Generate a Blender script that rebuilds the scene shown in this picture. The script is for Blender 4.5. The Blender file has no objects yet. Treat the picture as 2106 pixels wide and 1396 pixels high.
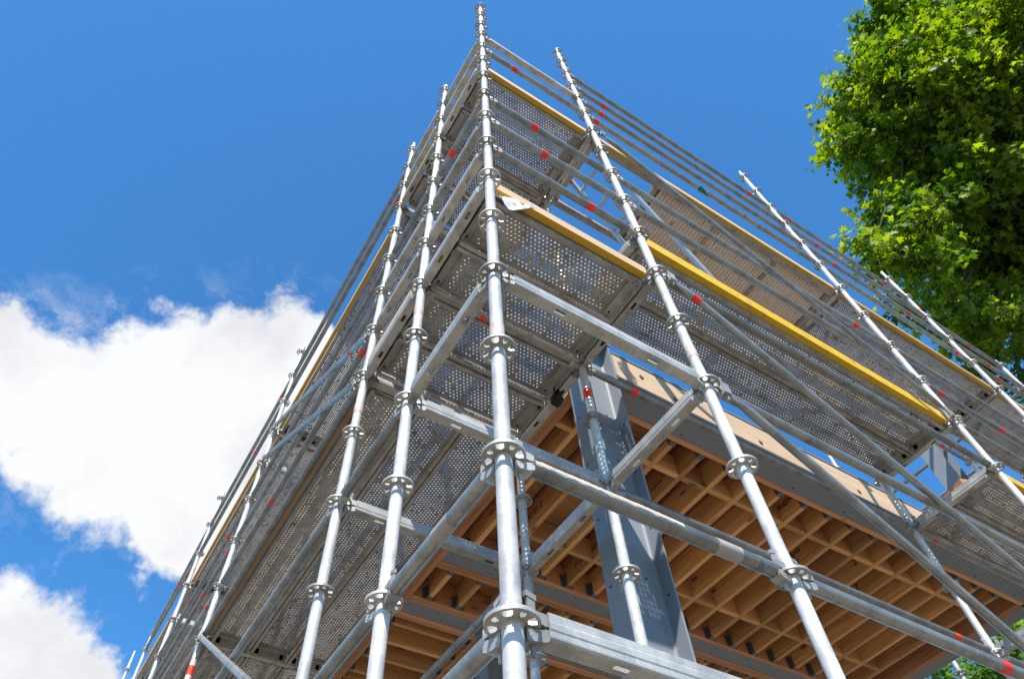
import bpy, math, random
import numpy as np
from mathutils import Vector, Matrix
random.seed(7)
rng = np.random.default_rng(11)
sc = bpy.context.scene
col = sc.collection
R = math.radians

# ------------------------------------------------------------------ camera
def cam_basis(yaw, pitch, roll):
    f = Vector((math.cos(pitch)*math.cos(yaw), math.cos(pitch)*math.sin(yaw), math.sin(pitch)))
    r = Vector((math.sin(yaw), -math.cos(yaw), 0)); u = r.cross(f)
    return f, math.cos(roll)*r + math.sin(roll)*u, -math.sin(roll)*r + math.cos(roll)*u
cd = bpy.data.cameras.new('camera'); cam = bpy.data.objects.new('camera', cd); col.objects.link(cam)
cf, cr, cu = cam_basis(0.9460, 0.9688, -0.0821)
M = Matrix((cr, cu, -cf)).transposed().to_4x4(); M.translation = (-0.7337, -1.1005, -0.8701)
cam.matrix_world = M
cd.sensor_width = 36; cd.lens = 36*1428.6/2106; cd.clip_start = 0.05; cd.clip_end = 2000
sc.camera = cam

# ------------------------------------------------------------------ sun and sky
SUN_EL, SUN_TRAVEL = R(53), R(56)          # height of the sun; heading its light travels along
sl = bpy.data.lights.new('sun', 'SUN'); sun = bpy.data.objects.new('sun', sl); col.objects.link(sun)
sl.energy = 4.7; sl.angle = R(0.53); sl.color = (1.0, 0.935, 0.84)
sdir = Vector((math.cos(SUN_EL)*math.cos(SUN_TRAVEL), math.cos(SUN_EL)*math.sin(SUN_TRAVEL), -math.sin(SUN_EL)))
sun.rotation_euler = sdir.to_track_quat('-Z', 'Y').to_euler(); sun.location = -sdir*60

world = bpy.data.worlds.new('World'); sc.world = world; world.use_nodes = True
class NT:
    def __init__(s, tree): s.t = tree
    def n(s, kind, **kw):
        nd = s.t.nodes.new(kind)
        for k, v in kw.items():
            if k.startswith('i_'):
                key = k[2:]
                key = int(key) if key.isdigit() else key.replace('_', ' ')
                s.set(nd.inputs[key], v)
            else: setattr(nd, k, v)
        return nd
    def set(s, inp, v):
        if isinstance(v, bpy.types.NodeSocket): s.t.links.new(v, inp)
        else: inp.default_value = v
    def math(s, op, a, b=0.0, c=None, clamp=False):
        nd = s.t.nodes.new('ShaderNodeMath'); nd.operation = op; nd.use_clamp = clamp
        s.set(nd.inputs[0], a); s.set(nd.inputs[1], b)
        if c is not None: s.set(nd.inputs[2], c)
        return nd.outputs[0]
    def mix(s, fac, a, b, blend='MIX'):
        nd = s.t.nodes.new('ShaderNodeMix'); nd.data_type = 'RGBA'; nd.blend_type = blend
        s.set(nd.inputs[0], fac)
        for i, v in ((6, a), (7, b)):
            if not isinstance(v, bpy.types.NodeSocket) and len(v) == 3: v = (*v, 1)
            s.set(nd.inputs[i], v)
        return nd.outputs[2]
    def ramp(s, v, a, b, lo=0.0, hi=1.0, smooth=True):
        nd = s.t.nodes.new('ShaderNodeMapRange'); nd.interpolation_type = 'SMOOTHSTEP' if smooth else 'LINEAR'
        s.set(nd.inputs[0], v); nd.inputs[1].default_value = a; nd.inputs[2].default_value = b
        nd.inputs[3].default_value = lo; nd.inputs[4].default_value = hi
        return nd.outputs[0]
    def noise(s, vec, scale, detail=4, rough=0.55, dist=0.0):
        nd = s.t.nodes.new('ShaderNodeTexNoise')
        s.t.links.new(vec, nd.inputs['Vector']); nd.inputs['Scale'].default_value = scale
        nd.inputs['Detail'].default_value = detail; nd.inputs['Roughness'].default_value = rough
        nd.inputs['Distortion'].default_value = dist
        return nd.outputs['Fac']
wt = NT(world.node_tree); world.node_tree.nodes.clear()
sky = wt.n('ShaderNodeTexSky', sky_type='NISHITA', sun_disc=False, sun_elevation=SUN_EL,
           sun_rotation=math.atan2(-math.cos(SUN_TRAVEL), -math.sin(SUN_TRAVEL)),
           altitude=0.0, air_density=1.0, dust_density=0.35, ozone_density=2.6)
tc = wt.n('ShaderNodeTexCoord')
direc = tc.outputs['Generated']
# clouds: billows of cumulus, each a patch of the sky, broken up by fractal noise
warp = wt.n('ShaderNodeTexNoise'); world.node_tree.links.new(direc, warp.inputs['Vector'])
warp.inputs['Scale'].default_value = 7.0; warp.inputs['Detail'].default_value = 9; warp.inputs['Roughness'].default_value = 0.62
wv = wt.n('ShaderNodeVectorMath', operation='SUBTRACT'); world.node_tree.links.new(warp.outputs['Color'], wv.inputs[0]); wv.inputs[1].default_value = (0.5, 0.5, 0.5)
ws = wt.n('ShaderNodeVectorMath', operation='SCALE'); world.node_tree.links.new(wv.outputs[0], ws.inputs[0]); ws.inputs['Scale'].default_value = 0.14
wa = wt.n('ShaderNodeVectorMath', operation='ADD'); world.node_tree.links.new(direc, wa.inputs[0]); world.node_tree.links.new(ws.outputs[0], wa.inputs[1])
PUFFS = [((-.050, .700, .712), .115), ((.030, .640, .768), .090), ((.075, .612, .787), .080), ((-.165, .722, .672), .088),
         ((-.220, .713, .666), .078), ((-.060, .755, .653), .110), ((.030, .735, .677), .115), ((.060, .785, .616), .085),
         ((.012, .790, .613), .070), ((-.105, .740, .664), .092), ((.12, .66, .74), .10),
         ((-.053, .890, .453), .075), ((-.105, .882, .459), .080), ((.005, .893, .440), .055), ((-.10, .868, .486), .040),
         ((-.02, .905, .42), .07), ((-.30, .84, .45), .14), ((.10, .93, .35), .12), ((-.45, .80, .40), .16), ((-.42, .72, .55), .10)]
field = None
for c, r in PUFFS:
    v = Vector(c).normalized()
    dn = wt.n('ShaderNodeVectorMath', operation='DISTANCE'); world.node_tree.links.new(wa.outputs[0], dn.inputs[0]); dn.inputs[1].default_value = v
    k = wt.math('SUBTRACT', 1.0, wt.math('DIVIDE', dn.outputs['Value'], r))
    field = k if field is None else wt.math('SMOOTH_MAX', field, k, 0.25)
# fair-weather clouds over the rest of the sky
sep = wt.n('ShaderNodeSeparateXYZ'); world.node_tree.links.new(direc, sep.inputs[0])
zc = wt.math('MAXIMUM', sep.outputs['Z'], 0.06)
pl = wt.n('ShaderNodeCombineXYZ', i_X=wt.math('DIVIDE', sep.outputs['X'], zc), i_Y=wt.math('DIVIDE', sep.outputs['Y'], zc), i_Z=3.7)
gen = wt.noise(pl.outputs[0], 1.15, 8, 0.58)
away = wt.n('ShaderNodeVectorMath', operation='DISTANCE'); world.node_tree.links.new(direc, away.inputs[0]); away.inputs[1].default_value = (.331, .459, .824)
gen = wt.math('MULTIPLY', wt.math('SUBTRACT', gen, 0.57), 3.2)
gen = wt.math('SUBTRACT', gen, wt.ramp(away.outputs['Value'], 0.72, 0.98, 3.0, 0.0))
field = wt.math('MAXIMUM', field, gen)
fine = wt.noise(direc, 26.0, 8, 0.6, 0.2)
dens = wt.math('ADD', field, wt.math('MULTIPLY', wt.math('SUBTRACT', fine, 0.5), 0.75))
alpha = wt.ramp(dens, -0.07, 0.28)
wisp = wt.noise(wa.outputs[0], 9.0, 8, 0.66, 0.6)
thin = wt.math('MULTIPLY', wt.ramp(field, -0.75, 0.05), wt.ramp(wisp, 0.50, 0.74, 0.0, 0.52))
alpha = wt.math('MAXIMUM', alpha, thin)
shade = wt.ramp(wt.noise(wa.outputs[0], 6.0, 5, 0.5), 0.30, 0.60, 0.81, 1.0)
skyc = wt.mix(1.0, sky.outputs[0], (0.0435, 0.1025, 0.1385), 'MULTIPLY')
cl = wt.n('ShaderNodeCombineColor', i_0=wt.math('MULTIPLY', shade, 0.525), i_1=wt.math('MULTIPLY', shade, 0.532), i_2=wt.math('ADD', wt.math('MULTIPLY', shade, 0.42), 0.118))
bg = wt.n('ShaderNodeBackground', i_Strength=1.0)
world.node_tree.links.new(wt.mix(alpha, skyc, cl.outputs[0]), bg.inputs['Color'])
wo = wt.n('ShaderNodeOutputWorld'); world.node_tree.links.new(bg.outputs[0], wo.inputs[0])

vs = sc.view_settings
vs.view_transform = 'Standard'; vs.look = 'None'; vs.exposure = 0.90; vs.gamma = 1.0; vs.use_curve_mapping = False
sc.render.engine = 'CYCLES'; sc.cycles.max_bounces = 8; sc.cycles.diffuse_bounces = 5; sc.cycles.use_denoising = True
sc.cycles.sample_clamp_indirect = 6

# ------------------------------------------------------------------ materials
MATS = {}
def new_mat(name):
    m = bpy.data.materials.new(name); m.use_nodes = True; m.node_tree.nodes.clear()
    t = NT(m.node_tree); b = t.n('ShaderNodeBsdfPrincipled'); o = t.n('ShaderNodeOutputMaterial')
    m.node_tree.links.new(b.outputs[0], o.inputs[0]); MATS[name] = m
    co = t.n('ShaderNodeTexCoord').outputs['Object']; oi = t.n('ShaderNodeObjectInfo').outputs['Random']
    sh = t.n('ShaderNodeVectorMath', operation='SCALE'); sh.inputs[0].default_value = (37.0, 19.0, 53.0); t.set(sh.inputs['Scale'], oi)
    ad = t.n('ShaderNodeVectorMath', operation='ADD'); m.node_tree.links.new(co, ad.inputs[0]); m.node_tree.links.new(sh.outputs[0], ad.inputs[1])
    return m, t, b, ad.outputs[0], oi
def scaled(t, v, s):
    nd = t.n('ShaderNodeVectorMath', operation='MULTIPLY'); t.t.links.new(v, nd.inputs[0]); nd.inputs[1].default_value = s
    return nd.outputs[0]
def bump(t, b, h, strength, dist=0.002):
    nd = t.n('ShaderNodeBump'); nd.inputs['Strength'].default_value = strength; nd.inputs['Distance'].default_value = dist
    t.t.links.new(h, nd.inputs['Height']); t.t.links.new(nd.outputs[0], b.inputs['Normal'])
ALB = 0.72
def galvanized(name, base, grime, metal=0.45, rough=0.46, grime_amount=0.45, streak=(14, 14, 14)):
    base = tuple(x*ALB for x in base); grime = tuple(x*ALB for x in grime)
    m, t, b, v, oi = new_mat(name)
    tone = t.math('ADD', 0.74, t.math('MULTIPLY', oi, 0.36))
    spangle = t.n('ShaderNodeTexVoronoi', i_Scale=110.0); t.t.links.new(v, spangle.inputs['Vector'])
    sp = t.ramp(spangle.outputs['Color'], 0.0, 1.0, 0.93, 1.07)
    cloud = t.noise(v, 9, 5, 0.6)
    c = t.mix(t.ramp(cloud, 0.38, 0.66), base, tuple(x*0.70 for x in base))
    g = t.ramp(t.noise(scaled(t, v, streak), 1.0, 8, 0.7), 0.52, 0.72)
    c = t.mix(t.math('MULTIPLY', g, grime_amount), c, grime)
    rs = t.math('MULTIPLY', t.ramp(t.noise(scaled(t, v, (streak[0]*0.6, streak[1]*0.9, streak[2]*0.25)), 1.0, 9, 0.75), 0.64, 0.74), 0.55)
    c = t.mix(rs, c, (0.20, 0.12, 0.075))
    scr = t.ramp(t.noise(scaled(t, v, (16, 220, 220)), 1.0, 3, 0.5), 0.66, 0.72)
    c = t.mix(t.math('MULTIPLY', scr, 0.35), c, tuple(min(1, x*1.25) for x in base))
    spots = t.ramp(t.noise(v, 75, 3, 0.6), 0.66, 0.76)
    c = t.mix(t.math('MULTIPLY', spots, 0.5), c, tuple(x*0.35 for x in grime))
    nd = t.n('ShaderNodeVectorMath', operation='SCALE'); t.t.links.new(c, nd.inputs[0]); t.set(nd.inputs['Scale'], t.math('MULTIPLY', tone, sp))
    t.t.links.new(nd.outputs[0], b.inputs['Base Color'])
    b.inputs['Metallic'].default_value = metal
    t.set(b.inputs['Roughness'], t.math('ADD', rough, t.math('MULTIPLY', g, 0.25)))
    bump(t, b, t.noise(v, 160, 4, 0.6), 0.25, 0.001)
    return m
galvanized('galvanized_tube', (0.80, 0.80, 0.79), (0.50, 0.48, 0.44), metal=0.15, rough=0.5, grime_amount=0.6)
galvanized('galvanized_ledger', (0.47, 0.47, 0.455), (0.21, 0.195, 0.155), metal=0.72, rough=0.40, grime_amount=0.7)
galvanized('galvanized_transom', (0.66, 0.66, 0.63), (0.33, 0.305, 0.24), metal=0.30, rough=0.46, grime_amount=0.7)
galvanized('galvanized_deck', (0.56, 0.54, 0.50), (0.23, 0.20, 0.15), metal=0.38, rough=0.55, grime_amount=0.85, streak=(5, 12, 12))
galvanized('cast_rosette', (0.60, 0.60, 0.57), (0.30, 0.27, 0.21), metal=0.4, rough=0.5, grime_amount=0.6)
def flat(name, colr, rough=0.6, metal=0.0, wear=None, wear_scale=18, wear_lo=0.55, wear_hi=0.68, amount=1.0, alb=ALB):
    colr = tuple(x*alb for x in colr); wear = tuple(x*alb for x in wear) if wear else None
    m, t, b, v, oi = new_mat(name)
    c = t.mix(t.noise(v, 12, 5, 0.6), tuple(x*0.86 for x in colr), tuple(min(1, x*1.1) for x in colr))
    if wear: c = t.mix(t.math('MULTIPLY', t.ramp(t.noise(v, wear_scale, 7, 0.7), wear_lo, wear_hi), amount), c, wear)
    t.t.links.new(c, b.inputs['Base Color']); b.inputs['Roughness'].default_value = rough; b.inputs['Metallic'].default_value = metal
    bump(t, b, t.noise(v, 90, 4, 0.6), 0.15, 0.001)
    return m
flat('red_tape', (0.75, 0.035, 0.015), 0.42, wear=(0.50, 0.20, 0.15), wear_scale=40, amount=0.7, alb=1)
flat('ghost_tape', (0.52, 0.42, 0.39), 0.6, wear=(0.40, 0.395, 0.38), wear_scale=30, wear_lo=0.4, wear_hi=0.55)
flat('faded_tape', (0.74, 0.40, 0.35), 0.5, wear=(0.66, 0.66, 0.66), wear_lo=0.42, wear_hi=0.6)
flat('green_tape', (0.01, 0.20, 0.11), 0.45)
flat('blue_tape', (0.13, 0.17, 0.19), 0.4, wear=(0.4, 0.42, 0.42))
flat('yellow_paint', (0.80, 0.46, 0.02), 0.48, wear=(0.30, 0.19, 0.08), wear_scale=9, wear_lo=0.60, wear_hi=0.68)
flat('clean_yellow_paint', (0.88, 0.54, 0.015), 0.5, wear=(0.50, 0.32, 0.09), wear_scale=16, wear_lo=0.52, wear_hi=0.66, amount=0.8)
flat('steel_primer', (0.19, 0.215, 0.245), 0.58, wear=(0.20, 0.22, 0.245), wear_scale=30, amount=0.4, alb=1)
flat('dark_steel', (0.06, 0.07, 0.08), 0.5, 0.3)
flat('bolt_hole', (0.008, 0.008, 0.009), 0.8)
flat('black_rubber', (0.012, 0.012, 0.013), 0.7)
flat('hanger_steel', (0.20, 0.22, 0.24), 0.45, 0.5)
flat('ink', (0.012, 0.010, 0.009), 0.8)
flat('aluminium', (0.62, 0.63, 0.64), 0.35, 0.5, wear=(0.4, 0.39, 0.36), amount=0.4)
flat('orange_cap', (0.75, 0.20, 0.04), 0.5)
flat('bark', (0.10, 0.082, 0.06), 0.9, wear=(0.17, 0.15, 0.11), wear_scale=5)
flat('cement', (0.62, 0.58, 0.50), 0.9, wear=(0.42, 0.39, 0.33))
flat('rust', (0.16, 0.08, 0.04), 0.8)
def wood(name, light, dark, knots=0.5, rough=0.62, grain=1.0):
    light = tuple(x*ALB for x in light); dark = tuple(x*ALB for x in dark)
    m, t, b, v, oi = new_mat(name)
    g = t.noise(scaled(t, v, (1.6, 34, 34)), 1.0, 6, 0.6, 0.6)
    w = t.noise(scaled(t, v, (0.7, 7, 7)), 1.0, 5, 0.55, 1.2)
    c = t.mix(t.ramp(g, 0.32, 0.68), dark, light)
    c = t.mix(t.math('MULTIPLY', t.ramp(w, 0.38, 0.66), 0.45*grain), c, tuple(0.75*x for x in dark))
    vo = t.n('ShaderNodeTexVoronoi', i_Scale=1.0); vo.inputs['Randomness'].default_value = 1.0
    t.t.links.new(scaled(t, v, (2.6, 6.5, 6.5)), vo.inputs['Vector'])
    kn = t.math('MULTIPLY', t.ramp(vo.outputs['Distance'], 0.07, 0.17, 1.0, 0.0), knots)
    c = t.mix(kn, c, tuple(0.3*x for x in dark))
    nd = t.n('ShaderNodeVectorMath', operation='SCALE'); t.t.links.new(c, nd.inputs[0]); t.set(nd.inputs['Scale'], t.math('ADD', 0.66, t.math('MULTIPLY', oi, 0.58)))
    t.t.links.new(nd.outputs[0], b.inputs['Base Color']); b.inputs['Roughness'].default_value = rough
    bump(t, b, g, 0.2, 0.0015)
    return m
wood('lvl_timber', (0.95, 0.545, 0.225), (0.72, 0.345, 0.12), 0.95)
wood('treated_timber', (0.86, 0.43, 0.21), (0.66, 0.275, 0.115), 0.6)
wood('plywood', (0.58, 0.325, 0.135), (0.38, 0.19, 0.072), 0.95)
wood('pale_lvl', (0.80, 0.60, 0.41), (0.70, 0.49, 0.31), 0.10, grain=0.5)
wood('pine_and_sunlit', (0.78, 0.58, 0.36), (0.64, 0.42, 0.22), 0.4)  # pine; also carries the sunlit paleness of the yellow corner boards
wood('pink_batten', (0.42, 0.13, 0.095), (0.30, 0.085, 0.06), 0.1)
flat('deck_ribs', (0.78, 0.70, 0.61), 0.7, wear=(0.36, 0.30, 0.24))
flat('deck_underlay', (0.22, 0.19, 0.16), 0.8)
def leafy(name, a, b_, trans):
    m, t, b, v, oi = new_mat(name)
    at = t.n('ShaderNodeAttribute', attribute_name='tone')
    c = t.mix(at.outputs['Fac'], a, b_)
    t.t.links.new(c, b.inputs['Base Color']); b.inputs['Roughness'].default_value = 0.55; b.inputs['Specular IOR Level'].default_value = 0.3
    tr = t.n('ShaderNodeBsdfTranslucent'); t.t.links.new(t.mix(1.0, c, trans, 'MULTIPLY'), tr.inputs['Color'])
    mx = t.n('ShaderNodeMixShader', i_0=0.45); t.t.links.new(b.outputs[0], mx.inputs[1]); t.t.links.new(tr.outputs[0], mx.inputs[2])
    out = [n for n in m.node_tree.nodes if n.type == 'OUTPUT_MATERIAL'][0]; t.t.links.new(mx.outputs[0], out.inputs[0])
    return m
leafy('plane_leaf', (0.030, 0.085, 0.006), (0.175, 0.255, 0.010), (2.7, 2.4, 0.5))
leafy('far_leaf', (0.05, 0.13, 0.02), (0.14, 0.24, 0.04), (2.2, 2.2, 1.2))
def ground_mat():
    m, t, b, v, oi = new_mat('ground_concrete')
    c = t.mix(t.ramp(t.noise(v, 0.35, 6, 0.6), 0.35, 0.65), (0.165, 0.135, 0.095), (0.20, 0.165, 0.12))
    c = t.mix(t.ramp(t.noise(v, 14, 6, 0.7), 0.55, 0.75), c, (0.10, 0.095, 0.08))
    t.t.links.new(c, b.inputs['Base Color']); b.inputs['Roughness'].default_value = 0.9
    bump(t, b, t.noise(v, 40, 5, 0.6), 0.3, 0.004)
ground_mat()
def bag_mat():
    m, t, b, v, oi = new_mat('white_plastic')
    c = t.mix(t.ramp(t.noise(v, 22, 3, 0.5), 0.62, 0.66), (0.84, 0.84, 0.84), (0.55, 0.06, 0.08))
    c = t.mix(t.ramp(t.noise(scaled(t, v, (1, 1, 2.2)), 31, 3, 0.5), 0.64, 0.68), c, (0.08, 0.09, 0.14))
    t.t.links.new(c, b.inputs['Base Color']); b.inputs['Roughness'].default_value = 0.35
bag_mat()

# ------------------------------------------------------------------ mesh helpers
class MB:
    def __init__(s): s.v, s.f, s.sm, s.mi = [], [], [], []
    def add(s, vs_, fs, smooth=False, mi=0):
        o = len(s.v); s.v += [tuple(p) for p in vs_]
        for f in fs: s.f.append(tuple(i+o for i in f)); s.sm.append(smooth); s.mi.append(mi)
    def box(s, x0, x1, y0, y1, z0, z1, mi=0, face_mi=None):
        vv = [(x, y, z) for z in (z0, z1) for y in (y0, y1) for x in (x0, x1)]
        ff = [(0, 2, 3, 1), (4, 5, 7, 6), (0, 1, 5, 4), (2, 6, 7, 3), (0, 4, 6, 2), (1, 3, 7, 5)]  # -z +z -y +y -x +x
        o = len(s.v); s.v += vv
        for i, f in enumerate(ff):
            s.f.append(tuple(q+o for q in f)); s.sm.append(False); s.mi.append(face_mi.get(i, mi) if face_mi else mi)
    def loft(s, rings, smooth=True, caps=True, mi=0):
        n = len(rings[0]); vv = [p for r in rings for p in r]; ff = []
        for i in range(len(rings)-1):
            for j in range(n):
                k = (j+1) % n; ff.append((i*n+j, i*n+k, (i+1)*n+k, (i+1)*n+j))
        s.add(vv, ff, smooth, mi)
        if caps:
            s.add(rings[0], [tuple(range(n))[::-1]], False, mi); s.add(rings[-1], [tuple(range(n))], False, mi)
    def tube(s, x0, x1, r, n=20, mi=0, caps=True, hollow=None):       # along local X
        ring = lambda x, q: [(x, q*math.cos(2*math.pi*i/n), q*math.sin(2*math.pi*i/n)) for i in range(n)]
        if hollow:
            s.loft([ring(x0, hollow), ring(x0, r), ring(x1, r), ring(x1, hollow)], False, False, mi)
            for k in range(len(s.sm)-3*n, len(s.sm)): s.sm[k] = ((k-(len(s.sm)-3*n))//n == 1)
            s.loft([ring(x1, hollow), ring(x0, hollow)], True, False, mi)
        else: s.loft([ring(x0, r), ring(x1, r)], True, caps, mi)
    def tubez(s, z0, z1, r0, r1=None, n=20, mi=0):
        r1 = r0 if r1 is None else r1
        ring = lambda z, q: [(q*math.cos(2*math.pi*i/n), q*math.sin(2*math.pi*i/n), z) for i in range(n)]
        s.loft([ring(z0, r0), ring(z1, r1)], True, True, mi)
    def prism(s, poly, a, b, axis='x', mi=0, smooth=False):           # 2-D outline swept along an axis
        def at(t, p): return {'x': (t, p[0], p[1]), 'y': (p[0], t, p[1]), 'z': (p[0], p[1], t)}[axis]
        s.loft([[at(a, p) for p in poly], [at(b, p) for p in poly]], smooth, True, mi)
    def mesh(s, name, mats):
        me = bpy.data.meshes.new(name); me.from_pydata(s.v, [], s.f)
        me.polygons.foreach_set('use_smooth', s.sm); me.polygons.foreach_set('material_index', s.mi)
        for m in ([mats] if isinstance(mats, str) else mats): me.materials.append(MATS[m])
        me.update(); return me
CACHE = {}
def shared(key, make):
    if key not in CACHE: CACHE[key] = make()
    return CACHE[key]
WM = {}
def put(name, me, parent=None, mw=None):
    o = bpy.data.objects.new(name, me); col.objects.link(o)
    mw = mw if mw is not None else Matrix.Identity(4)
    WM[o.name] = mw
    if parent is not None:
        o.parent = parent; o.matrix_local = WM[parent.name].inverted() @ mw
    else: o.matrix_world = mw
    return o
def empty(name, loc): return put(name, None, None, Matrix.Translation(loc))
def tag(o, label=None, cat=None, group=None, kind=None):
    for k, v in (('label', label), ('category', cat), ('group', group), ('kind', kind)):
        if v: o[k] = v
    return o
def frame(p, d, up=(0, 0, 1)):
    x = Vector(d).normalized(); u = Vector(up)
    if abs(x.dot(u)) > 0.98: u = Vector((0, 1, 0))
    z = (u - x*u.dot(x)).normalized(); y = z.cross(x)
    m = Matrix((x, y, z)).transposed().to_4x4(); m.translation = p
    return m

# ------------------------------------------------------------------ ground
GZ = -2.5
g = MB(); g.add([(-400, -400, GZ), (400, -400, GZ), (400, 400, GZ), (-400, 400, GZ)], [(0, 1, 2, 3)])
tag(put('ground', g.mesh('ground', 'ground_concrete')), kind='structure')

# ------------------------------------------------------------------ building frame: steel, LVL joists, ply floor
bld = empty('building_frame', (1.45, 1.02, GZ))
tag(bld, 'part-built upper floor of grey steel beams and brown timber joists behind the scaffold', 'building')
def timber(name, p, d, L, w, h, mat, parent=bld, up=(0, 0, 1)):
    me = shared(('t', round(L, 3), w, h, mat), lambda: (lambda b: (b.box(0, L, -w/2, w/2, 0, h), b.mesh(name, mat))[1])(MB()))
    return put(name, me, parent, frame(p, d, up))
def isect(bw, depth, tf, tw, r, tb=None, off=0.0):
    """outline of a rolled I-section, web upright, bottom flange at 0"""
    tb = bw if tb is None else tb
    pts = [(-bw/2, 0), (bw/2, 0), (bw/2, tf), (tw/2+r, tf)]
    pts += [(tw/2+r-r*math.sin(a), tf+r-r*math.cos(a)) for a in [R(15*i) for i in range(1, 6)]]
    pts += [(tw/2, tf+r), (tw/2, depth-tf-r)]
    pts += [(tw/2+r-r*math.cos(a), depth-tf-r+r*math.sin(a)) for a in [R(15*i) for i in range(1, 6)]]
    pts += [(tw/2+r, depth-tf), (tb/2, depth-tf), (tb/2, depth)]
    left = [(-x, y) for x, y in pts[2:]][::-1]
    return [pts[0], pts[1]] + pts[2:] + left[0:]
ZS = 2.92
def smooth_isect(b): pass
def steel_beam(y, x0, x1, bw, depth=0.30):
    b = MB(); b.prism(isect(bw, depth, 0.014, 0.009, 0.016), 0, x1-x0, 'x')
    o = put('steel_beam', b.mesh('steel_beam', 'steel_primer'), bld, Matrix.Translation((x0, y, ZS)))
    return o
def holes(parent, pts, r=0.008):
    for p, d in pts:
        me = shared(('hole', r), lambda: (lambda b: (b.tube(-0.0005, 0.0015, r, 10), b.mesh('bolt_hole', 'bolt_hole'))[1])(MB()))
        put('bolt_hole', me, parent, frame(p, d))
b1 = steel_beam(1.022, 1.60, 6.72, 0.235)
holes(b1, [((x, y, ZS), (0, 0, -1)) for i, x in enumerate(np.arange(1.75, 6.6, 0.29)) for y in ((0.95,) if i % 2 else (1.105,))])
b2 = steel_beam(3.140, 1.38, 6.72, 0.150)
holes(b2, [((x, 3.14+dy, ZS), (0, 0, -1)) for x in np.arange(1.5, 6.6, 0.42) for dy in (-0.035, 0.035)], 0.006)
b3 = steel_beam(3.915, 1.38, 6.72, 0.165)
holes(b3, [((x+(0.06 if dy > 0 else 0), 3.915+dy, ZS), (0, 0, -1)) for x in np.arange(1.5, 6.6, 0.30) for dy in (-0.04, 0.04)], 0.006)
# columns
def steel_column(x, y, z1, label=None):
    prof = [(q - 0.1385, p) for p, q in isect(0.20, 0.277, 0.013, 0.010, 0.020)]       # web along X
    b = MB(); b.prism(prof, GZ, z1, 'z')
    o = put('steel_column', b.mesh('steel_column', 'steel_primer'), bld, Matrix.Translation((x, y, 0)))
    b.f  # outline only
    pts = []
    for z in np.arange(0.35, 3.2, 0.42):
        pts += [((x-0.1385, y-0.06, z), (-1, 0, 0)), ((x-0.1385, y+0.06, z+0.05), (-1, 0, 0)), ((x+0.05, y-0.005, z+0.12), (0, -1, 0)), ((x+0.1255, y-0.055, z+0.02), (-1, 0, 0))]
    holes(o, pts, 0.007)
    bp = MB(); bp.box(-0.2, 0.2, -0.17, 0.17, GZ, GZ+0.02)
    put('base_plate', bp.mesh('base_plate', 'steel_primer'), o, Matrix.Translation((x, y, 0)))
    cp = MB(); cp.box(-0.15, 0.15, -0.11, 0.11, z1, z1+0.014)
    put('cap_plate', cp.mesh('cap_plate', 'steel_primer'), o, Matrix.Translation((x, y, 0)))
    return o
steel_column(1.4535, 1.02, 3.30)
steel_column(2.40, 3.915, 2.915)
steel_column(6.86, 1.02, 5.30)
# fascia of pale LVL with bolts
fa = MB(); rr = 0.03
poly = [(0, 0.285)] + [(rr-rr*math.cos(a), rr-rr*math.sin(a)) for a in (R(0), R(30), R(60), R(90))] + [(5.05, 0), (5.05, 0.285)]
fa.prism(poly, 0.0, 0.045, 'y')
fascia = put('fascia_board', fa.mesh('fascia_board', 'pale_lvl'), bld, Matrix.Translation((1.60, 0.912, ZS+0.0165)))
nut = MB(); nut.prism([(0.011*math.cos(R(60*i)), 0.011*math.sin(R(60*i))) for i in range(6)], -0.004, 0.006, 'y', 0)
nut.prism([(0.019*math.cos(R(30*i)), 0.019*math.sin(R(30*i))) for i in range(12)], 0.0, 0.0065, 'y', 1)
nutm = nut.mesh('bolt', ['aluminium', 'rust'])
for i, x in enumerate((1.84, 2.14, 2.62, 2.99, 3.57, 4.10, 4.62, 5.2, 5.8)):
    put('bolt', nutm, fascia, Matrix.Translation((x, 0.9055, ZS+(0.16 if i % 2 == 0 else 0.085))))
for i, x in enumerate((1.70, 1.86, 2.30, 2.9, 3.35, 3.9, 4.5)):
    timber('packer_block', (x, 1.00, ZS+0.305), (0, 1, 0), 0.13, 0.09, 0.10 if i > 1 else 0.045, 'treated_timber')
# rims, joists, blocking, floor
HJ = 0.24
timber('rim_board', (1.60, 1.165, ZS+0.001), (1, 0, 0), 5.0, 0.043, HJ, 'treated_timber')
for x in (1.393, 1.438):
    timber('rim_board', (x, 1.15, ZS-0.002), (0, 1, 0), 9.0, 0.043, HJ, 'treated_timber')
for y in (3.042, 3.238, 3.283, 3.808, 3.763, 4.022, 4.067):
    timber('rim_board', (1.462, y, ZS-0.004), (1, 0, 0), 5.1, 0.043, HJ, 'treated_timber')
timber('rim_board', (2.295, 4.09, ZS-0.003), (0, 1, 0), 6.0, 0.043, HJ, 'treated_timber')
for x in (6.56, 6.605): timber('rim_board', (x, 1.19, ZS-0.005), (0, 1, 0), 9.0, 0.043, HJ, 'treated_timber')
eb = MB(); eb.prism(isect(0.165, 0.30, 0.014, 0.009, 0.016), 0, 9.0, 'x')
put('steel_beam', eb.mesh('steel_beam', 'steel_primer'), bld, frame((6.72, 1.18, ZS), (0, 1, 0)))
JX = [1.62, 1.93] + [2.33+0.2805*i for i in range(15)]
hm = MB()
hm.box(0, 0.045, -0.024, 0.024, -0.0025, -0.0005); hm.box(0, 0.045, -0.0265, -0.0240, -0.0025, 0.12); hm.box(0, 0.045, 0.0240, 0.0265, -0.0025, 0.12)
hm.box(0.0005, 0.003, -0.062, -0.0265, 0.0, 0.12); hm.box(0.0005, 0.003, 0.0265, 0.062, 0.0, 0.12)
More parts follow.
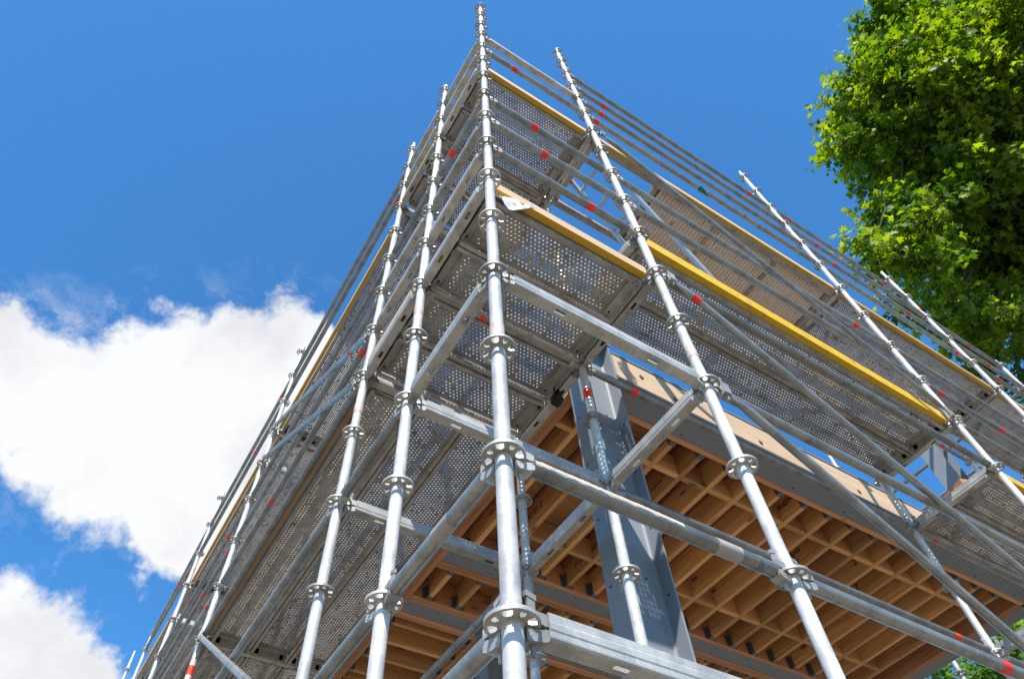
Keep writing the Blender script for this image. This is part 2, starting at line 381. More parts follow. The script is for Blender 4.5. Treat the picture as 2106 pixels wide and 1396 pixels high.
hangm = hm.mesh('joist_hanger', 'hanger_steel')
def ink(parent, body, mw, size):
    cu_ = bpy.data.curves.new('lettering', 'FONT'); cu_.body = body; cu_.size = size; cu_.shear = 0.18; cu_.offset = 0.0012
    tmp = bpy.data.objects.new('lettering_source', cu_); col.objects.link(tmp)
    dg = bpy.context.evaluated_depsgraph_get(); me = bpy.data.meshes.new_from_object(tmp.evaluated_get(dg))
    bpy.data.objects.remove(tmp); bpy.data.curves.remove(cu_)
    me.materials.clear(); me.materials.append(MATS['ink'])
    return put('printed_lettering', me, parent, mw)
def joist_y(x, y0, y1, lettering=None):
    o = timber('joist', (x, y0, ZS), (0, 1, 0), y1-y0, 0.042, HJ, 'lvl_timber')
    put('joist_hanger', hangm, o, frame((x, y0, ZS), (0, 1, 0)))
    put('joist_hanger', hangm, o, frame((x, y1, ZS), (0, -1, 0)))
    if lettering:
        body, yy, zz, flip, size = lettering
        # faces -X; reads along -Y, or upside down along +Y
        ax = Vector((0, 1, 0)) if flip else Vector((0, -1, 0)); up = Vector((0, 0, -1)) if flip else Vector((0, 0, 1))
        m = Matrix((ax, up, ax.cross(up))).transposed().to_4x4(); m.translation = (x-0.0225, yy, ZS+zz)
        ink(o, body, m, size)
    return o
letter = {4: ('SPAN H1.2', 2.33, 0.10, False, 0.085), 7: ('hySPAN', 1.24, 0.165, True, 0.075), 9: ('hySPAN', 1.72, 0.17, True, 0.075), 3: ('hySPAN H1.2', 2.45, 0.12, True, 0.07),
          1: ('hySPAN H1.2', 2.75, 0.10, False, 0.075), 11: ('Z', 1.62, 0.10, False, 0.07), 12: ('Z', 1.86, 0.09, False, 0.07)}
for i, x in enumerate(JX):
    joist_y(x, 1.1875, 3.020, letter.get(i))
    o = timber('batten', (x-0.034, 1.20, ZS+HJ-0.032), (0, 1, 0), 1.80, 0.024, 0.030, 'pink_batten')
    if i:
        for y in (1.464, 2.612):
            L = x - JX[i-1] - 0.044
            if y < 2 and i == 1: continue
            timber('blocking', (JX[i-1]+0.022, y, ZS+0.002), (1, 0, 0), L, 0.042, HJ-0.03, 'lvl_timber')
timber('blocking', (1.461, 1.48, ZS+0.002), (1, 0, 0), 0.137, 0.042, HJ-0.03, 'lvl_timber')
for x in [1.62, 1.91] + [2.29+0.2805*i for i in range(15)]:
    joist_y(x, 3.306, 3.740)
for x in [2.57+0.2805*i for i in range(14)]:
    joist_y(x, 4.090, 8.0)
for i, y in enumerate([4.20+0.285*k for k in range(12)]):
    o = timber('joist', (1.461, y, ZS), (1, 0, 0), 0.811, 0.042, HJ, 'lvl_timber')
    put('joist_hanger', hangm, o, frame((1.461, y, ZS), (1, 0, 0))); put('joist_hanger', hangm, o, frame((2.272, y, ZS), (-1, 0, 0)))
    if i == 0:
        m = Matrix((Vector((-1, 0, 0)), Vector((0, 0, -1)), Vector((0, -1, 0)))).transposed().to_4x4(); m.translation = (1.98, y-0.0225, ZS+0.19)
        ink(o, 'hySPAN H1.2', m, 0.085)
for j in range(7):
    for i in range(5):
        p = MB(); y0, x0 = 1.0+1.2*j, 1.37+(2.4*i - (1.2 if j % 2 else 0)); x1 = min(x0+2.398, 6.62); x0 = max(x0, 1.37)
        if x1-x0 < 0.1: continue
        y0 = max(y0, 1.145)
        p.box(0, x1-x0, 0, 1.0+1.2*(j+1)-0.002-y0, 0, 0.018)
        put('floor_panel', p.mesh('floor_panel', 'plywood'), bld, Matrix.Translation((x0, y0, ZS+HJ+0.003)))
tag(timber('timber_offcut', (4.93, 0.42, 3.075), (0.35, 0.94, 0.05), 0.34, 0.09, 0.045, 'treated_timber', None),
    'short red-brown timber offcut lying on the transom beside the right-hand platform', 'timber')

# ------------------------------------------------------------------ scaffold
scaf = empty('scaffold', (0, 0, GZ))
tag(scaf, 'tall galvanized ring-lock scaffold wrapping the corner of the building', 'scaffold')
TR = 0.02415
def rosette_mesh():
    b = MB(); n = 72; rad = [0.0243, 0.0335, 0.0375, 0.0500, 0.0535, 0.0615]; z0, z1 = -0.0048, 0.0048
    def is_hole(i, j):
        if j in (0, 4): return False
        a = (i+0.5)*5.0
        q = min(abs((a-90*k+180) % 360-180) for k in range(4)); w = min(abs((a-45-90*k+180) % 360-180) for k in range(4))
        if j == 2: return q < 10 or w < 17.5
        if j == 1: return w < 12.5 or q < 5
        if j == 3: return w < 17.5
        return False
    P = lambda i, r, z: (r*math.cos(2*math.pi*i/n), r*math.sin(2*math.pi*i/n), z)
    vv = [P(i, r, z) for z in (z0, z1) for r in rad for i in range(n)]; K = len(rad)
    id_ = lambda i, j, s: s*K*n + j*n + (i % n)
    ff = []
    for i in range(n):
        for j in range(K-1):
            if is_hole(i, j): continue
            ff += [(id_(i, j, 0), id_(i+1, j, 0), id_(i+1, j+1, 0), id_(i, j+1, 0)), (id_(i, j, 1), id_(i, j+1, 1), id_(i+1, j+1, 1), id_(i+1, j, 1))]
            if is_hole(i+1, j): ff.append((id_(i+1, j, 0), id_(i+1, j, 1), id_(i+1, j+1, 1), id_(i+1, j+1, 0)))
            if is_hole(i-1, j): ff.append((id_(i, j, 0), id_(i, j+1, 0), id_(i, j+1, 1), id_(i, j, 1)))
            if j+1 < K-1 and is_hole(i, j+1): ff.append((id_(i, j+1, 0), id_(i+1, j+1, 0), id_(i+1, j+1, 1), id_(i, j+1, 1)))
            if j > 0 and is_hole(i, j-1): ff.append((id_(i, j, 0), id_(i, j, 1), id_(i+1, j, 1), id_(i+1, j, 0)))
        ff.append((id_(i, K-1, 0), id_(i+1, K-1, 0), id_(i+1, K-1, 1), id_(i, K-1, 1)))
    b.add(vv, ff)
    m = 24; rg = lambda z, q: [(q*math.cos(2*math.pi*i/m), q*math.sin(2*math.pi*i/m), z) for i in range(m)]
    b.loft([rg(-0.010, 0.0245), rg(-0.004, 0.0275), rg(0.004, 0.0275), rg(0.010, 0.0245)], True, False)   # weld beads
    return b.mesh('rosette', 'cast_rosette')
ROS = rosette_mesh()
def standard(x, y, ktop, ztop, tapes=()):
    b = MB(); zb = GZ+0.12
    zj = zb
    while zj + 2.0 < ztop-0.25:
        b.tubez(zj, zj+2.0-0.002, TR); b.tubez(zj+1.84, zj+1.998, TR+0.0012); zj += 2.0
    b.tubez(zj, ztop-0.16, TR); b.tubez(ztop-0.16, ztop-0.15, TR, 0.0195); b.tubez(ztop-0.15, ztop, 0.0195)
    o = put('standard', b.mesh('standard', 'galvanized_tube'), scaf, Matrix.Translation((x, y, 0)))
    j = MB(); j.tubez(GZ+0.006, GZ+0.25, 0.017); j.box(-0.075, 0.075, -0.075, 0.075, GZ, GZ+0.006); j.tubez(GZ+0.10, GZ+0.12, 0.045)
    put('base_jack', j.mesh('base_jack', 'galvanized_tube'), o, Matrix.Translation((x, y, 0)))
    for k in range(-4, ktop+1): put('rosette', ROS, o, Matrix.Translation((x, y, 0.5*k)))
    for z, mat in tapes:
        t = shared(('stape', mat), lambda: (lambda q: (q.tubez(0, 0.075, TR+0.0018), q.mesh('tape_mark', mat))[1])(MB()))
        put('tape_mark', t, o, Matrix.Translation((x, y, z)))
    return o
X1, X2, X3, X4 = 1.09, 4.16, 6.73, 8.30
W1, W2, Y3, Y4, Y5, Y6 = 0.73, 1.46, 4.53, 7.60, 10.17, 12.7
standard(0, 0, 15, 7.60, [(1.06, 'faded_tape'), (4.66, 'faded_tape')])
standard(X1, 0, 16, 8.16, [(1.70, 'faded_tape'), (3.60, 'faded_tape'), (6.80, 'faded_tape')])
standard(X2, 0, 16, 8.20, [(3.75, 'faded_tape')])
standard(X3, 0, 15, 7.72, [(6.62, 'red_tape'), (4.6, 'faded_tape')])
standard(X4, 0, 13, 6.62)
standard(0, W1, 13, 6.72, [(2.20, 'faded_tape'), (5.22, 'faded_tape')])
standard(0, W2, 13, 6.74, [(2.16, 'faded_tape'), (5.12, 'faded_tape')])
standard(0, Y3, 13, 6.62, [(2.2, 'red_tape')])
standard(0, Y4, 13, 6.62, [(5.20, 'faded_tape')])
standard(0, Y5, 11, 5.85)
standard(0, Y6, 13, 6.85)
standard(X1, W1, 10, 5.20, [(2.18, 'red_tape')])
standard(X1, W2, 10, 5.20)
standard(X2, W1, 10, 5.20); standard(X3, W1, 12, 6.1)
standard(X1, Y3, 10, 5.2); standard(X1, Y4, 10, 5.2); standard(X1, Y5, 10, 5.2)
standard(X4, W1, 10, 5.2); standard(X4, 2.3, 13, 6.6); standard(7.21, 2.3, 13, 6.6)

def head_mesh():
    b = MB()
    def loft_poly(pts, w0, w1):                                     # side outline in x-z, thickness tapering to the standard
        for s in (0,):
            n = len(pts)
            ring = lambda sgn: [(x, sgn*(w0+(w1-w0)*((x-0.026)/0.06))/2, z) for x, z in pts]
            b.loft([ring(1), ring(-1)], False, True)
    loft_poly([(0.026, 0.0065), (0.066, 0.0065), (0.070, 0.004), (0.086, 0.004), (0.086, 0.026), (0.070, 0.034), (0.030, 0.038), (0.026, 0.032)], 0.030, 0.044)
    loft_poly([(0.026, -0.0065), (0.026, -0.032), (0.030, -0.038), (0.070, -0.034), (0.086, -0.026), (0.086, -0.004), (0.070, -0.004), (0.066, -0.0065)], 0.030, 0.044)
    b.prism([(0.040, 0.085), (0.062, 0.078), (0.055, -0.062), (0.045, -0.062)], -0.003, 0.003, 'y')      # wedge
    b.prism([(0.036, 0.080), (0.064, 0.072), (0.064, 0.086), (0.036, 0.094)], -0.005, 0.005, 'y')
    return b.mesh('wedge_head', 'cast_rosette')
HEAD = head_mesh()
def heads(o, p0, p1):
    d = (Vector(p1)-Vector(p0)).normalized()
    put('wedge_head', HEAD, o, frame(p0, d)); put('wedge_head', HEAD, o, frame(p1, -d))
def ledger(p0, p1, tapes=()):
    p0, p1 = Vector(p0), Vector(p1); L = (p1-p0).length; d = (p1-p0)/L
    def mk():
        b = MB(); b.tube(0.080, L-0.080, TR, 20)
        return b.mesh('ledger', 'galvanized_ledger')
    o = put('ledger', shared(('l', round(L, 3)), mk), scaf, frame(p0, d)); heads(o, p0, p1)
    for t in tapes:
        mat = 'red_tape'; w = 0.052
        if isinstance(t, tuple): t, mat, w = t
        me = shared(('ltape', mat, w), lambda: (lambda q: (q.tube(-w/2, w/2, TR+0.0015, 20), q.mesh('tape_mark', mat))[1])(MB()))
        put('tape_mark', me, o, frame(p0+d*(L*t), d))
    return o
def transom(p0, p1, slots=(0.28, 0.72), slot_len=0.05):
    """U-profile, open on top, slots punched in its base"""
    p0, p1 = Vector(p0), Vector(p1); L = (p1-p0).length; d = (p1-p0)/L
    def mk():
        b = MB(); a, e, w, zb, zt = 0.078, L-0.078, 0.0265, -0.027, 0.033
        arc = [(w-0.008+0.008*math.cos(R(q)), zb+0.008-0.008*math.sin(R(q))) for q in (0, 22, 45, 68, 90)]
        arci = [(w-0.008+0.005*math.cos(R(q)), zb+0.008-0.005*math.sin(R(q))) for q in (90, 45, 0)]
        side = [(w-0.010, zt), (w-0.010, zt+0.003), (w, zt+0.003), (w, 0.016), (w+0.002, 0.012), (w+0.002, -0.003), (w, -0.007)] + arc + arci + [(w-0.003, zt)]
        for s in (-1, 1):
            b.prism([(s*y, z) for y, z in side][::s], a, e, 'x')
        xs = [a]
        for t in slots: xs += [L*t-slot_len/2, L*t+slot_len/2]
        xs.append(e); wi = w-0.0080
        for i in range(0, len(xs), 2): b.box(xs[i], xs[i+1], -wi, wi, zb, zb+0.003)
        for i in range(1, len(xs)-1, 2):
            b.box(xs[i], xs[i+1], -wi, -0.009, zb, zb+0.003); b.box(xs[i], xs[i+1], 0.009, wi, zb, zb+0.003)
        return b.mesh('transom', 'galvanized_transom')
    o = put('transom', shared(('u', round(L, 3), slots), mk), scaf, frame(p0, d)); heads(o, p0, p1)
    return o
def brace(p0, p1, tapes=()):
    p0, p1 = Vector(p0), Vector(p1); L = (p1-p0).length; d = (p1-p0)/L
    def mk():
        b = MB(); n = 20; r = 0.0205; ring = []
        for x, fl in ((0.0, 1), (0.055, 1), (0.085, .75), (0.13, .25), (0.17, 0), (L-0.17, 0), (L-0.13, .25), (L-0.085, .75), (L-0.055, 1), (L, 1)):
            ry = r*(1-fl)+0.0045*fl; rz = r*(1-fl)+0.029*fl
            ring.append([(x, ry*math.cos(2*math.pi*i/n), rz*math.sin(2*math.pi*i/n)) for i in range(n)])
        b.loft(ring)
        return b.mesh('brace', 'galvanized_ledger')
    o = put('brace', shared(('b', round(L, 3)), mk), scaf, frame(p0, d))
    pin = shared('pin', lambda: (lambda q: (q.box(-0.02, 0.02, -0.016, 0.012, -0.035, 0.035), q.box(-0.004, 0.004, -0.006, 0.006, -0.07, 0.085), q.mesh('brace_hook', 'cast_rosette'))[2])(MB()))
    for p in (p0+d*0.03, p1-d*0.03): put('brace_hook', pin, o, frame(p, (d.x, d.y, 0)))
    for t in tapes:
        me = shared(('ltape', 'red_tape', 0.05), lambda: (lambda q: (q.tube(-0.025, 0.025, 0.0222, 20), q.mesh('tape_mark', 'red_tape'))[1])(MB()))
        put('tape_mark', me, o, frame(p0+d*(L*t), d))
    return o
Z = lambda k: 0.5*k
# right face, corner bay
transom((0, 0, Z(0)), (X1, 0, Z(0)), (0.26, 0.74), 0.045)
def crust(x0, x1):
    b = MB(); n, m = 150, 11; rings = []
    h = rng.random((n+9, m)); ed = np.convolve(rng.random(n+40), np.ones(9)/9, 'same')
    h = sum(h[k:k+n+1] for k in range(3))/3
    for i in range(n+1):
        x = x0+(x1-x0)*i/n; e = min(1.0, i/6, (n-i)/30)
        arc = []
        for j in range(m):
            q = math.sin(math.pi*j/(m-1))**0.7; r = TR+0.0002+e*q*(0.0004+0.0030*max(0.0, h[i, j]-0.28)); an = R(112+j*8.5+60*(ed[i+10]-0.5))
            arc.append((x, r*math.cos(an), r*math.sin(an)))
        rings.append(arc + [(x, y*0.9, z*0.9) for _, y, z in arc[::-1]])
    b.loft(rings); return b.mesh('cement_crust', 'cement')
CR = ledger((0, 0, Z(1)), (X1, 0, Z(1)), [(0.74, 'ghost_tape', 0.10), (0.86, 'blue_tape', 0.022)])
put('cement_crust', crust(0.09, 0.62), CR, frame((0, 0, Z(1)), (1, 0, 0)))
transom((0, 0, Z(3)), (X1, 0, Z(3))); transom((0, 0, Z(12)), (X1, 0, Z(12)), (0.2, 0.8))
ledger((0, 0, Z(6)), (X1, 0, Z(6)), [0.66]); ledger((0, 0, Z(7)), (X1, 0, Z(7)), [(0.40, 'red_tape', 0.045)]); ledger((0, 0, Z(8)), (X1, 0, Z(8)), [0.37]); ledger((0, 0, Z(11)), (X1, 0, Z(11)), [0.30])
# right face, long bays
for k, tp in ((1, [0.36]), (3, []), (5, []), (7, []), (8, [0.85]), (11, [0.04]), (12, [0.09]), (13, [0.13]), (14, [0.88])):
    ledger((X1, 0, Z(k)), (X2, 0, Z(k)), tp)
for k, tp in ((3, []), (6, [0.4]), (7, [0.1, 0.42]), (8, []), (11, [0.88]), (12, [0.20, 0.7]), (13, [0.2]), (14, [0.12, 0.82])):
    ledger((X2, 0, Z(k)), (X3, 0, Z(k)), tp)
for k, tp in ((11, [0.3]), (12, [0.5]), (13, [0.55]), (6, []), (7, []), (8, [])):
    ledger((X3, 0, Z(k)), (X4, 0, Z(k)), tp)
brace((X1+0.05, -0.03, Z(10)), (X2-0.05, -0.03, Z(6)), []); brace((X1+0.05, -0.03, Z(5)), (X2-0.05, -0.03, Z(1)), [0.06])
brace((X1+0.05, -0.03, Z(3)), (X2-0.05, -0.03, Z(-1)))
# cross transoms of the right face
for k in (3, 5, 6, 10): transom((X1, 0, Z(k)), (X1, W1, Z(k)), (0.3, 0.7))
for k in (3, 5, 6, 10): transom((X2, 0, Z(k)), (X2, W1, Z(k)), (0.3, 0.7))
for k in (5, 10):
    for x in (X3, X4): transom((x, 0, Z(k)), (x, W1, Z(k)), (0.3, 0.7))
ledger((X4, 0, Z(12)), (X4, 2.3, Z(12))); ledger((X4, 0, Z(11)), (X4, 2.3, Z(11))); ledger((7.21, 2.3, Z(12)), (X4, 2.3, Z(12)))
# inner ledgers
ledger((X1, W1, Z(5)), (X2, W1, Z(5)), [0.13]); ledger((X1, W1, Z(3)), (X2, W1, Z(3)), [0.87])
ledger((X2, W1, Z(5)), (X3, W1, Z(5)), [0.09]); ledger((X2, W1, Z(3)), (X3, W1, Z(3)), []); ledger((X2, W1, Z(9)), (X3, W1, Z(9)), [0.8])
transom((X1, W1, Z(5)), (X1, W2, Z(5)), (0.3, 0.7)); transom((X1, W1, Z(3)), (X1, W2, Z(3)), (0.3, 0.7)); transom((X1, W1, Z(10)), (X1, W2, Z(10)), (0.3, 0.7))
ledger((X1, W2, Z(3)), (X1, Y3, Z(3)), [])
# left face
ledger((0, 0, Z(0)), (0, W1, Z(0))); ledger((0, 0, Z(1)), (0, W1, Z(1)), [(0.45, 'ghost_tape', 0.09)])
for k in (3, 5, 6, 7, 10, 11, 12): transom((0, 0, Z(k)), (0, W1, Z(k)), (0.3, 0.7))
ledger((0, 0, Z(8)), (0, W1, Z(8)), [0.62])
for k in (5, 6, 7, 10, 11, 12): transom((0, W1, Z(k)), (0, W2, Z(k)), (0.3, 0.7))
for k in (0, 1, 3, 8): ledger((0, W1, Z(k)), (0, W2, Z(k)), [])
for k, tp in ((1, []), (3, []), (5, []), (6, [0.06, 0.6]), (7, []), (8, []), (11, [0.06]), (12, [0.03])): ledger((0, W2, Z(k)), (0, Y3, Z(k)), tp)
for k, tp in ((5, []), (6, [0.1]), (7, [0.06, 0.3]), (8, [0.2]), (11, [0.3]), (12, [0.12])): ledger((0, Y3, Z(k)), (0, Y4, Z(k)), tp)
for k, tp in ((6, []), (7, [0.1]), (8, []), (11, [0.2]), (12, [0.5])): ledger((0, Y4, Z(k)), (0, Y5, Z(k) if k < 12 else Z(11.5)), tp)
brace((-0.03, W2+0.05, Z(6)), (-0.03, Y3-0.05, Z(10)), [0.12]); brace((-0.03, W2+0.05, Z(5)), (-0.03, Y3-0.05, Z(9)))
brace((-0.03, W2+0.05, Z(1)), (-0.03, Y3-0.05, Z(5)))
transom((0, W1, Z(3)), (X1, W1, Z(3)), (0.22, 0.75)); ledger((0, W1, Z(5)), (X1, W1, Z(5)), [(0.36, 'red_tape', 0.04)]); ledger((0, W1, Z(10)), (X1, W1, Z(10)))
transom((0, W2, Z(3)), (X1, W2, Z(3)), (0.2, 0.78)); transom((0, W2, Z(5)), (X1, W2, Z(5)), (0.25, 0.75)); transom((0, W2, Z(10)), (X1, W2, Z(10)), (0.25, 0.75))
for y in (Y3, Y4, Y5):
    for k in (5, 10): transom((0, y, Z(k)), (X1, y, Z(k)), (0.25, 0.75))
transom((0, Y3, Z(9)), (X1, Y3, Z(9)), (0.25, 0.75)); transom((0, Y4, Z(9)), (X1, Y4, Z(9)), (0.25, 0.75))

# ------------------------------------------------------------------ perforated planks
PW = 0.31
def panel_mesh(L, variant=0):
    """pressed sheet with punched, flared holes in staggered rows"""
    b = MB(); px, rows = 0.0255, 12; x0, x1 = 0.070, L-0.070; py = 0.0213; y0 = -rows*py/2; n = int((x1-x0-px)/px); m0 = x0+((x1-x0)-(n+0.5)*px)/2
    zb, zt, r = 0.0, 0.0075, 0.0067
    c8 = [(math.cos(R(45*i)), math.sin(R(45*i))) for i in range(8)]
    sq = [(1, 0), (1, 1), (0, 1), (-1, 1), (-1, 0), (-1, -1), (0, -1), (1, -1)]
    vv, ff, sm = [], [], []
    for j in range(rows):
        cy = y0+(j+0.5)*py; off = m0+(px/2 if j % 2 else 0)
        for i in range(n):
            cx = off+(i+0.5)*px; o = len(vv)
            rr_ = r*random.uniform(0.9, 1.06)
            vv += [(cx+a*px/2, cy+c*py/2, zb) for a, c in sq] + [(cx+a*rr_*1.18, cy+c*rr_*1.18, zb) for a, c in c8] + [(cx+a*rr_, cy+c*rr_, zb+0.002) for a, c in c8] + [(cx+a*rr_, cy+c*rr_, zt) for a, c in c8]
            if random.random() < 0.05+0.05*variant: ff.append(tuple(range(o+8, o+16))); sm.append(False)
            for q in range(8):
                w = (q+1) % 8
                ff += [(o+q, o+8+q, o+8+w, o+w), (o+8+q, o+16+q, o+16+w, o+8+w), (o+16+q, o+24+q, o+24+w, o+16+w)]; sm += [False, True, True]
        b_x0 = off; b_x1 = off+n*px; o = len(vv)
        vv += [(0.012, cy-py/2, zb), (b_x0, cy-py/2, zb), (b_x0, cy+py/2, zb), (0.012, cy+py/2, zb), (b_x1, cy-py/2, zb), (L-0.012, cy-py/2, zb), (L-0.012, cy+py/2, zb), (b_x1, cy+py/2, zb)]
        ff += [(o, o+3, o+2, o+1), (o+4, o+7, o+6, o+5)]; sm += [False, False]
    h = PW/2-0.012; o = len(vv)
    for s in (-1, 1):
        o = len(vv); ya = s*rows*py/2
        vv += [(0.012, ya, zb), (L-0.012, ya, zb), (L-0.012, s*h, zb-0.004), (0.012, s*h, zb-0.004)]
        ff.append((o, o+1, o+2, o+3) if s < 0 else (o+3, o+2, o+1, o)); sm.append(False)
    b.v, b.f, b.sm, b.mi = vv, ff, sm, [0]*len(ff)
    return b.mesh('perforated_panel', 'galvanized_deck')
def side_mesh(L):
    """folded edge of a plank: lower lip, slotted web and top roll"""
    b = MB(); a, e = 0.004, L-0.004
    b.box(a, e, -0.001, 0.0215, -0.062, -0.0595)                      # bottom lip
    b.box(a, e, 0.0195, 0.0215, -0.0595, -0.045)
    xs = np.arange(0.10, L-0.10, 0.062)
    b.box(a, e, -0.001, 0.0015, -0.0595, -0.047); b.box(a, e, -0.001, 0.0015, -0.033, 0.010)
    last = a
    for x in xs:
        b.box(last, x, -0.001, 0.0015, -0.047, -0.033); last = x+0.024
    b.box(last, e, -0.001, 0.0015, -0.047, -0.033)
    b.box(a, e, -0.002, 0.012, 0.010, 0.0125)
    return b.mesh('side_rail', 'galvanized_deck')
def end_mesh():
    """end cap with two claws that hook into the U transom"""
    b = MB(); h = PW/2-0.006
    b.box(0.0, 0.003, -h, h, -0.058, 0.011); b.box(-0.003, 0.058, -h+0.012, h-0.012, -0.0045, -0.0015); b.box(0.055, 0.058, -h+0.012, h-0.012, -0.022, -0.0045)
    b.box(-0.050, 0.02, -h+0.004, h-0.004, 0.0128, 0.0165)
    for y in (-0.105, 0.105):
        b.prism([(0.003, 0.006), (-0.052, 0.012), (-0.058, -0.004), (-0.047, -0.016), (-0.036, -0.010), (-0.034, 0.000), (-0.01, -0.004), (-0.004, -0.048), (0.003, -0.048)], y-0.016, y+0.016, 'y')
    return b.mesh('end_hook', 'galvanized_transom')
RIV = None
def plank(p0, d, L, label):
    """p0: transom centre at one end of the plank's axis"""
    global RIV
    d = Vector(d); p0 = Vector(p0) + Vector((0, 0, 0.036)); gap = 0.040
    l = L-2*gap; mw = frame(p0+d*gap, d)
    root = put('deck_plank', None, None, mw); tag(root, label, 'scaffold plank', 'perforated steel deck planks')
    vr = random.randint(0, 1)
    put('perforated_panel', shared(('pp', round(l, 3), vr), lambda: panel_mesh(l, vr)), root, mw)
    me = shared(('ps', round(l, 3)), lambda: side_mesh(l))
    put('side_rail', me, root, mw @ Matrix.Translation((0, -PW/2, 0)))
    put('side_rail', me, root, mw @ Matrix.Translation((l, PW/2, 0)) @ Matrix.Rotation(math.pi, 4, 'Z'))
    em = shared('pe', end_mesh)
    put('end_hook', em, root, mw); put('end_hook', em, root, mw @ Matrix.Translation((l, 0, 0)) @ Matrix.Rotation(math.pi, 4, 'Z'))
    if RIV is None: RIV = (lambda q: (q.tubez(-0.0062, -0.0044, 0.0075, n=10), q.mesh('rivet_hole', 'bolt_hole'))[1])(MB())
    for x in (0.03, l-0.03):
        for y in (-0.115, 0.115): put('rivet_hole', RIV, root, mw @ Matrix.Translation((x, y, 0)))
    return root
lev = {5: 'lower', 6: 'lower', 10: 'top'}
for k in (5, 10):
    for y, nm in ((0.232, 'outermost of the %s corner platform, nearest the street-side toe board'), (0.553, 'second from outside in the %s corner platform'),
                  (0.905, 'third from outside in the %s corner platform'), (1.238, 'innermost of the %s corner platform, next to the left walkway')):
        plank((0, y, Z(k)), (1, 0, 0), X1, 'perforated plank, ' + nm % lev[k])
    for a, e, nm in ((W2, Y3, 'nearest'), (Y3, Y4, 'second'), (Y4, Y5, 'farthest')):
        for x, rw in ((0.225, 'outer'), (0.548, 'middle'), (0.871, 'inner')):
            plank((x, a, Z(k)), (0, 1, 0), e-a, 'long perforated %s plank in the %s bay of the %s walkway, left face' % (rw, nm, lev[k]))
for a, e, k, nm in ((X1, X2, 6, 'first long'), (X2, X3, 5, 'second long'), (X3, X4, 5, 'end'), (X2, X3, 10, 'second long'), (X3, X4, 10, 'end')):
    for y, rw in ((0.232, 'outer'), (0.553, 'inner')):
        plank((a, y, Z(k)), (1, 0, 0), e-a, 'long perforated %s plank in the %s bay of the %s walkway, right face' % (rw, nm, lev[k]))

# ------------------------------------------------------------------ hatch deck and ladder
hd = put('hatch_deck', None, None, Matrix.Translation((X1, 0.39, Z(10)+0.036)))
tag(hd, 'brown ribbed hatch deck with an open trapdoor in the top right-hand walkway', 'scaffold deck')
HX0, HX1 = X1+0.04, X2-0.04
for y in (0.082, 0.698):
    b = MB(); b.box(HX0, HX1, -0.020, 0.020, -0.045, 0.022); b.box(HX0, HX1, -0.028, 0.028, -0.050, -0.0455); b.box(HX0, HX1, -0.006, 0.006, -0.060, -0.0505)
    put('side_beam', b.mesh('side_beam', 'galvanized_deck'), hd, Matrix.Translation((0, y, Z(10)+0.036)))
b = MB(); b.box(1.86, HX1, 0.104, 0.676, -0.004, 0.012); put('deck_sheet', b.mesh('deck_sheet', 'deck_underlay'), hd, Matrix.Translation((0, 0, Z(10)+0.036)))
ribm = (lambda q: (q.box(0, 0.0345, 0.106, 0.674, -0.013, -0.0045), q.mesh('rib', 'deck_ribs'))[1])(MB())
x = 1.94
while x < HX1-0.05:
    put('rib', ribm, hd, Matrix.Translation((x, 0, Z(10)+0.036))); x += 0.0395
for x in (1.86, 2.6, 3.35, HX1-0.045):
    q = MB(); q.box(0, 0.045, 0.1035, 0.6765, -0.030, -0.0135); put('cross_bar', q.mesh('cross_bar', 'galvanized_deck'), hd, Matrix.Translation((x, 0, Z(10)+0.036)))
q = MB(); q.box(HX0, HX0+0.05, 0.1035, 0.6765, -0.03, 0.02); put('cross_bar', q.mesh('cross_bar', 'galvanized_deck'), hd, Matrix.Translation((0, 0, Z(10)+0.036)))
lad = empty('ladder', (2.16, 0.30, 3.05)); tag(lad, 'light aluminium ladder sloping down through the open trapdoor', 'ladder')
A, Bv = Vector((1.19, 0, 5.08)), Vector((2.16, 0, 3.075)); ld = Bv-A; LL = ld.length; ld.normalize()
st = MB(); st.box(0, LL, -0.012, 0.012, -0.030, 0.030); stm = st.mesh('stile', 'aluminium')
cap = MB(); cap.box(-0.03, 0.04, -0.0135, 0.0135, -0.0315, 0.0315); capm = cap.mesh('end_cap', 'orange_cap')
for y in (0.13, 0.47):
    s_ = put('stile', stm, lad, frame(A+Vector((0, y, 0)), ld)); put('end_cap', capm, s_, frame(A+Vector((0, y, 0)), ld))
rg_ = MB(); rg_.tube(0, 0.314, 0.014, 12); rgm = rg_.mesh('rung', 'aluminium')
for i in range(7): put('rung', rgm, lad, frame(A+ld*(0.2+0.29*i)+Vector((0, 0.143, 0)), (0, 1, 0)))

# ------------------------------------------------------------------ toe boards
def toe(p0, p1, k, inward, label, outer='yellow_paint', rest='yellow_paint', h=0.08, t=0.042, off=0.029, z0=0.02):
    p0, p1 = Vector((*p0, 0)), Vector((*p1, 0)); d = (p1-p0).normalized(); L = (p1-p0).length; n = Vector((*inward, 0))
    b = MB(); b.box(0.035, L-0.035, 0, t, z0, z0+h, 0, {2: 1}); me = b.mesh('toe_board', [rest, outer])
    x = d; z = Vector((0, 0, 1)); y = n
    m = Matrix((x, y, z)).transposed().to_4x4(); m.translation = p0+n*off+Vector((0, 0, Z(k)))
    if m.determinant() < 0:
        me.flip_normals()
    tag(put('toe_board', me, None, m), label, 'toe board', 'toe boards along the walkways')
toe((0, 0), (X1, 0), 5, (0, 1), 'worn yellow toe board with pale sunlit face, lower corner platform above the paper bag', 'pine_and_sunlit', 'yellow_paint')  # sunlit paleness of the outer face is put into its colour
toe((0, 0), (X1, 0), 10, (0, 1), 'pale pine toe board of the top corner platform, right of the corner standard', 'pine_and_sunlit', 'yellow_paint')
